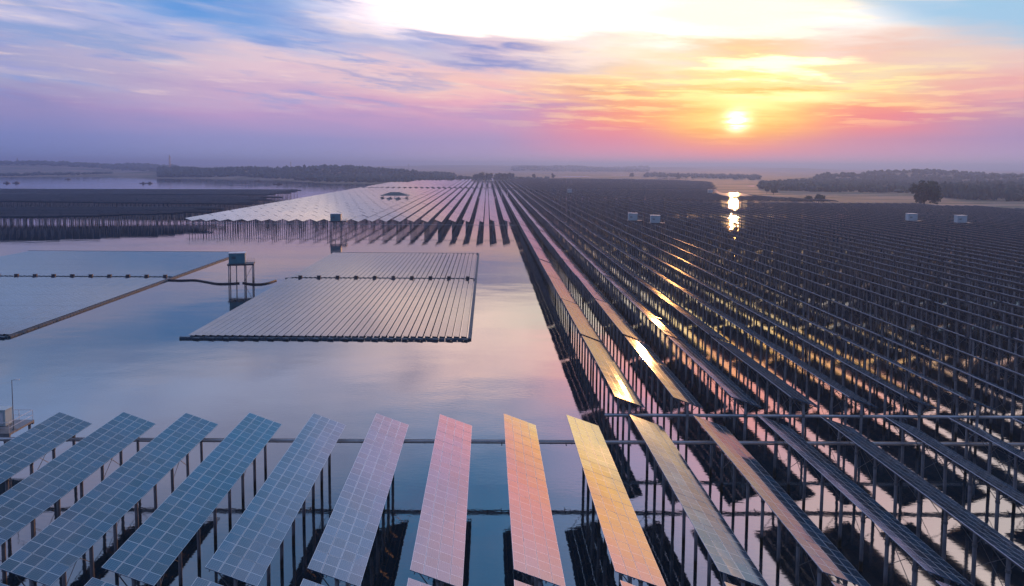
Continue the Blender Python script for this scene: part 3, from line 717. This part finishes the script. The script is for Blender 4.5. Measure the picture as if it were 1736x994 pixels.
def float_array(X0, X1, Y0, Y1, YA, label, maxrows, gname):
    T = empty('floating_solar_array', ((X0 + X1) / 2, Y0, 0)); tag(T, label, 'floating solar array', 'floating solar arrays on the open water')
    ox, oy = (X0 + X1) / 2, Y0
    m1 = [float_row_mesh(YA - Y0 - 2.2, s) for s in range(3)]; m2 = [float_row_mesh(Y1 - YA - 2.2, 10 + s) for s in range(3)]
    n = int((X1 - X0 - 1.2) / FP); cnt = 0; left = []
    for k in range(n):
        x = X1 - 1.3 - k * FP - ox
        for (mm_, yy) in ((m1[k % 3], 1.2), (m2[k % 3], YA - oy + 1.2)):
            if cnt < maxrows: link('panel_row', mm_, T, (x, yy, 0)); cnt += 1
            else: left.append((mm_, x, yy))
    if left:
        VVs, FFs, MMs, UUs = [], [], [], []; o = 0
        for mm_, x, yy in left:
            v = np.empty(len(mm_.vertices) * 3); mm_.vertices.foreach_get('co', v); v = v.reshape(-1, 3) + np.array([x, yy, 0])
            f = np.empty(len(mm_.loops), int); mm_.loops.foreach_get('vertex_index', f); FFs.append(f.reshape(-1, 4) + o); VVs.append(v); o += len(v)
            q = np.empty(len(mm_.polygons), int); mm_.polygons.foreach_get('material_index', q); MMs.append(q)
            u = np.empty(len(mm_.loops) * 2, 'f'); mm_.uv_layers[0].data.foreach_get('uv', u); UUs.append(u)
        me = bpy.data.meshes.new('panel_rows_beyond'); me.from_pydata(np.concatenate(VVs).tolist(), [], np.concatenate(FFs).tolist())
        for q in (PANELF, BACK, FLOATM): me.materials.append(q)
        me.polygons.foreach_set('material_index', np.concatenate(MMs)); ul = me.uv_layers.new(name='UVMap'); ul.data.foreach_set('uv', np.concatenate(UUs))
        q = link('panel_rows_beyond', me, T); q['kind'] = 'stuff'
    walkway(T, 'walkway', X0 - ox, 0, X1 - ox, 0, .6)
    walkway(T, 'walkway', X0 - ox, YA - oy, X1 - ox, YA - oy, .8)
    walkway(T, 'walkway', X0 - ox, Y1 - oy, X1 - ox, Y1 - oy, .4)
    walkway(T, 'walkway', X1 - ox, 0, X1 - ox, Y1 - oy, .7)
    bx = MB(); bx.box((0, 0, .75), (1.1, .6, .7)); bx.box((0, 0, 1.12), (1.25, .75, .07)); bx.box((0, 0, .36), (1.3, .6, .1))
    bm_ = bx.mesh('combiner_box', [DARK]); x = X1 - ox - 2.5
    while x > X0 - ox and (X1 - ox - x) / 5.8 < 18: link('combiner_box', bm_, T, (x, YA - oy, 0)); x -= 5.8
    # float pontoons sticking out along the near edge
    pb = MB(); x = X1 - ox - 1.0
    while x > X0 - ox + 1: pb.box((x, -.55, .25), (1.2, .4, .25), 0, -.25); x -= 3.04
    pb.build('mooring_float', FLOATM, T)
pA, pB, pC = ground(802, 577), ground(808, 431), ground(806, 475)
XR = (pA.x + pB.x) / 2; XLF = ground(300, 577).x
float_array(XLF, XR, pA.y, pB.y, pC.y, 'striped floating solar array in the middle of the open water', 84, 'a')
qA, qB = ground(50, 573), ground(384, 433)
float_array(-185, (qA.x + qB.x) / 2, qA.y, qB.y + 8, ground(250, 472).y, 'smooth blue-mauve floating solar array reaching past the left picture edge', 96, 'b')
def hose(pts, label, r=.28):
    Q = [ground(px, py, .15) for px, py in pts]; m = MB(); C = []
    for k in range(len(Q) - 1):
        p0, p1, p2, p3 = Q[max(0, k - 1)], Q[k], Q[k + 1], Q[min(len(Q) - 1, k + 2)]
        for q in range(8):
            t = q / 8; C.append(.5 * ((2 * p1) + (p2 - p0) * t + (2 * p0 - 5 * p1 + 4 * p2 - p3) * t * t + (3 * p1 - p0 - 3 * p2 + p3) * t ** 3))
    C.append(Q[-1])
    for k, (a, b_) in enumerate(zip(C[:-1], C[1:])): m.tube(a, b_, r, 7, caps=(k in (0, len(C) - 2)))
    tag(m.build('floating_hose', HOSE, smooth=True), label, 'hose', 'black floating cable hoses')
hose([(278, 474.5), (305, 475.5), (330, 475), (350, 478), (368, 481), (388, 481), (406, 480)], 'black floating cable hose from the left array to the lone cabin tower')
hose([(412, 479.5), (424, 481.5), (440, 482), (454, 480), (468, 475.5)], 'black floating cable hose from the lone cabin tower to the striped array')

# ------------------------------------------------------------------ small boats on the far left water
def boat(px, py, L_, label, rz):
    p = ground(px, py); T = empty('boat', (p.x, p.y, 0), rz); tag(T, label, 'boat', 'small dark boats on the far left water')
    m = MB(); n = 9; prof = []
    for k in range(n):
        f = k / (n - 1); w_ = L_ * .16 * math.sin(math.pi * min(1, .18 + f * .82)) ** .6 if f < 1 else .02; x = (f - .5) * -L_
        prof.append((x, max(.05, w_), .9 + .5 * abs(f - .5) ** 2 * 4))
    for (x0, w0, h0), (x1, w1, h1) in zip(prof[:-1], prof[1:]):
        m.quad((x0, -w0, h0), (x0, -w0 * .6, -.2), (x1, -w1 * .6, -.2), (x1, -w1, h1)); m.quad((x0, w0 * .6, -.2), (x0, w0, h0), (x1, w1, h1), (x1, w1 * .6, -.2))
        m.quad((x0, -w0, h0 - .15), (x1, -w1, h1 - .15), (x1, w1, h1 - .15), (x0, w0, h0 - .15))
    x0, w0, h0 = prof[0]; m.quad((x0, -w0, h0), (x0, w0, h0), (x0, w0 * .6, -.2), (x0, -w0 * .6, -.2))
    m.build('hull', DARK, T)
    m = MB(); m.box((L_ * .08, 0, 1.9), (L_ * .3, L_ * .2, 1.9)); m.box((L_ * .08, 0, 2.9), (L_ * .36, L_ * .25, .15)); m.build('cabin', BARK, T)
boat(242, 311.5, 11, 'left boat of the close pair on the far left water', .2)
boat(253, 311.3, 12, 'right boat of the close pair on the far left water', -.1)
boat(11, 311, 11, 'dark boat nearest the left picture edge', .1)
boat(27, 311, 12, 'second dark boat from the left picture edge', 0)
boat(303, 307, 10, 'lone dark boat right of the close pair, below the ridge', .3)
boat(438, 307.5, 11, 'dark boat near the right end of the water strip, upper', .1)
boat(471, 313, 16, 'largest dark boat near the right end of the water strip', .25)
boat(115, 304.5, 12, 'dark boat beside the thin wooded spit', .1)

# ------------------------------------------------------------------ haze
hm = bpy.data.materials.new('evening_haze'); hm.use_nodes = True; t = hm.node_tree
for n_ in list(t.nodes): t.nodes.remove(n_)
pv = t.nodes.new('ShaderNodeVolumePrincipled'); pv.inputs['Color'].default_value = (.34, .52, 1.0, 1)
pv.inputs['Density'].default_value = 0.00029; pv.inputs['Anisotropy'].default_value = 0.45
o_ = t.nodes.new('ShaderNodeOutputMaterial'); t.links.new(pv.outputs[0], o_.inputs['Volume'])
h = MB(); h.box((0, 14800, 44), (64000, 30600, 92)); tag(h.build('haze', hm), 'thin blue evening haze over lake and shore', None, None, 'stuff')
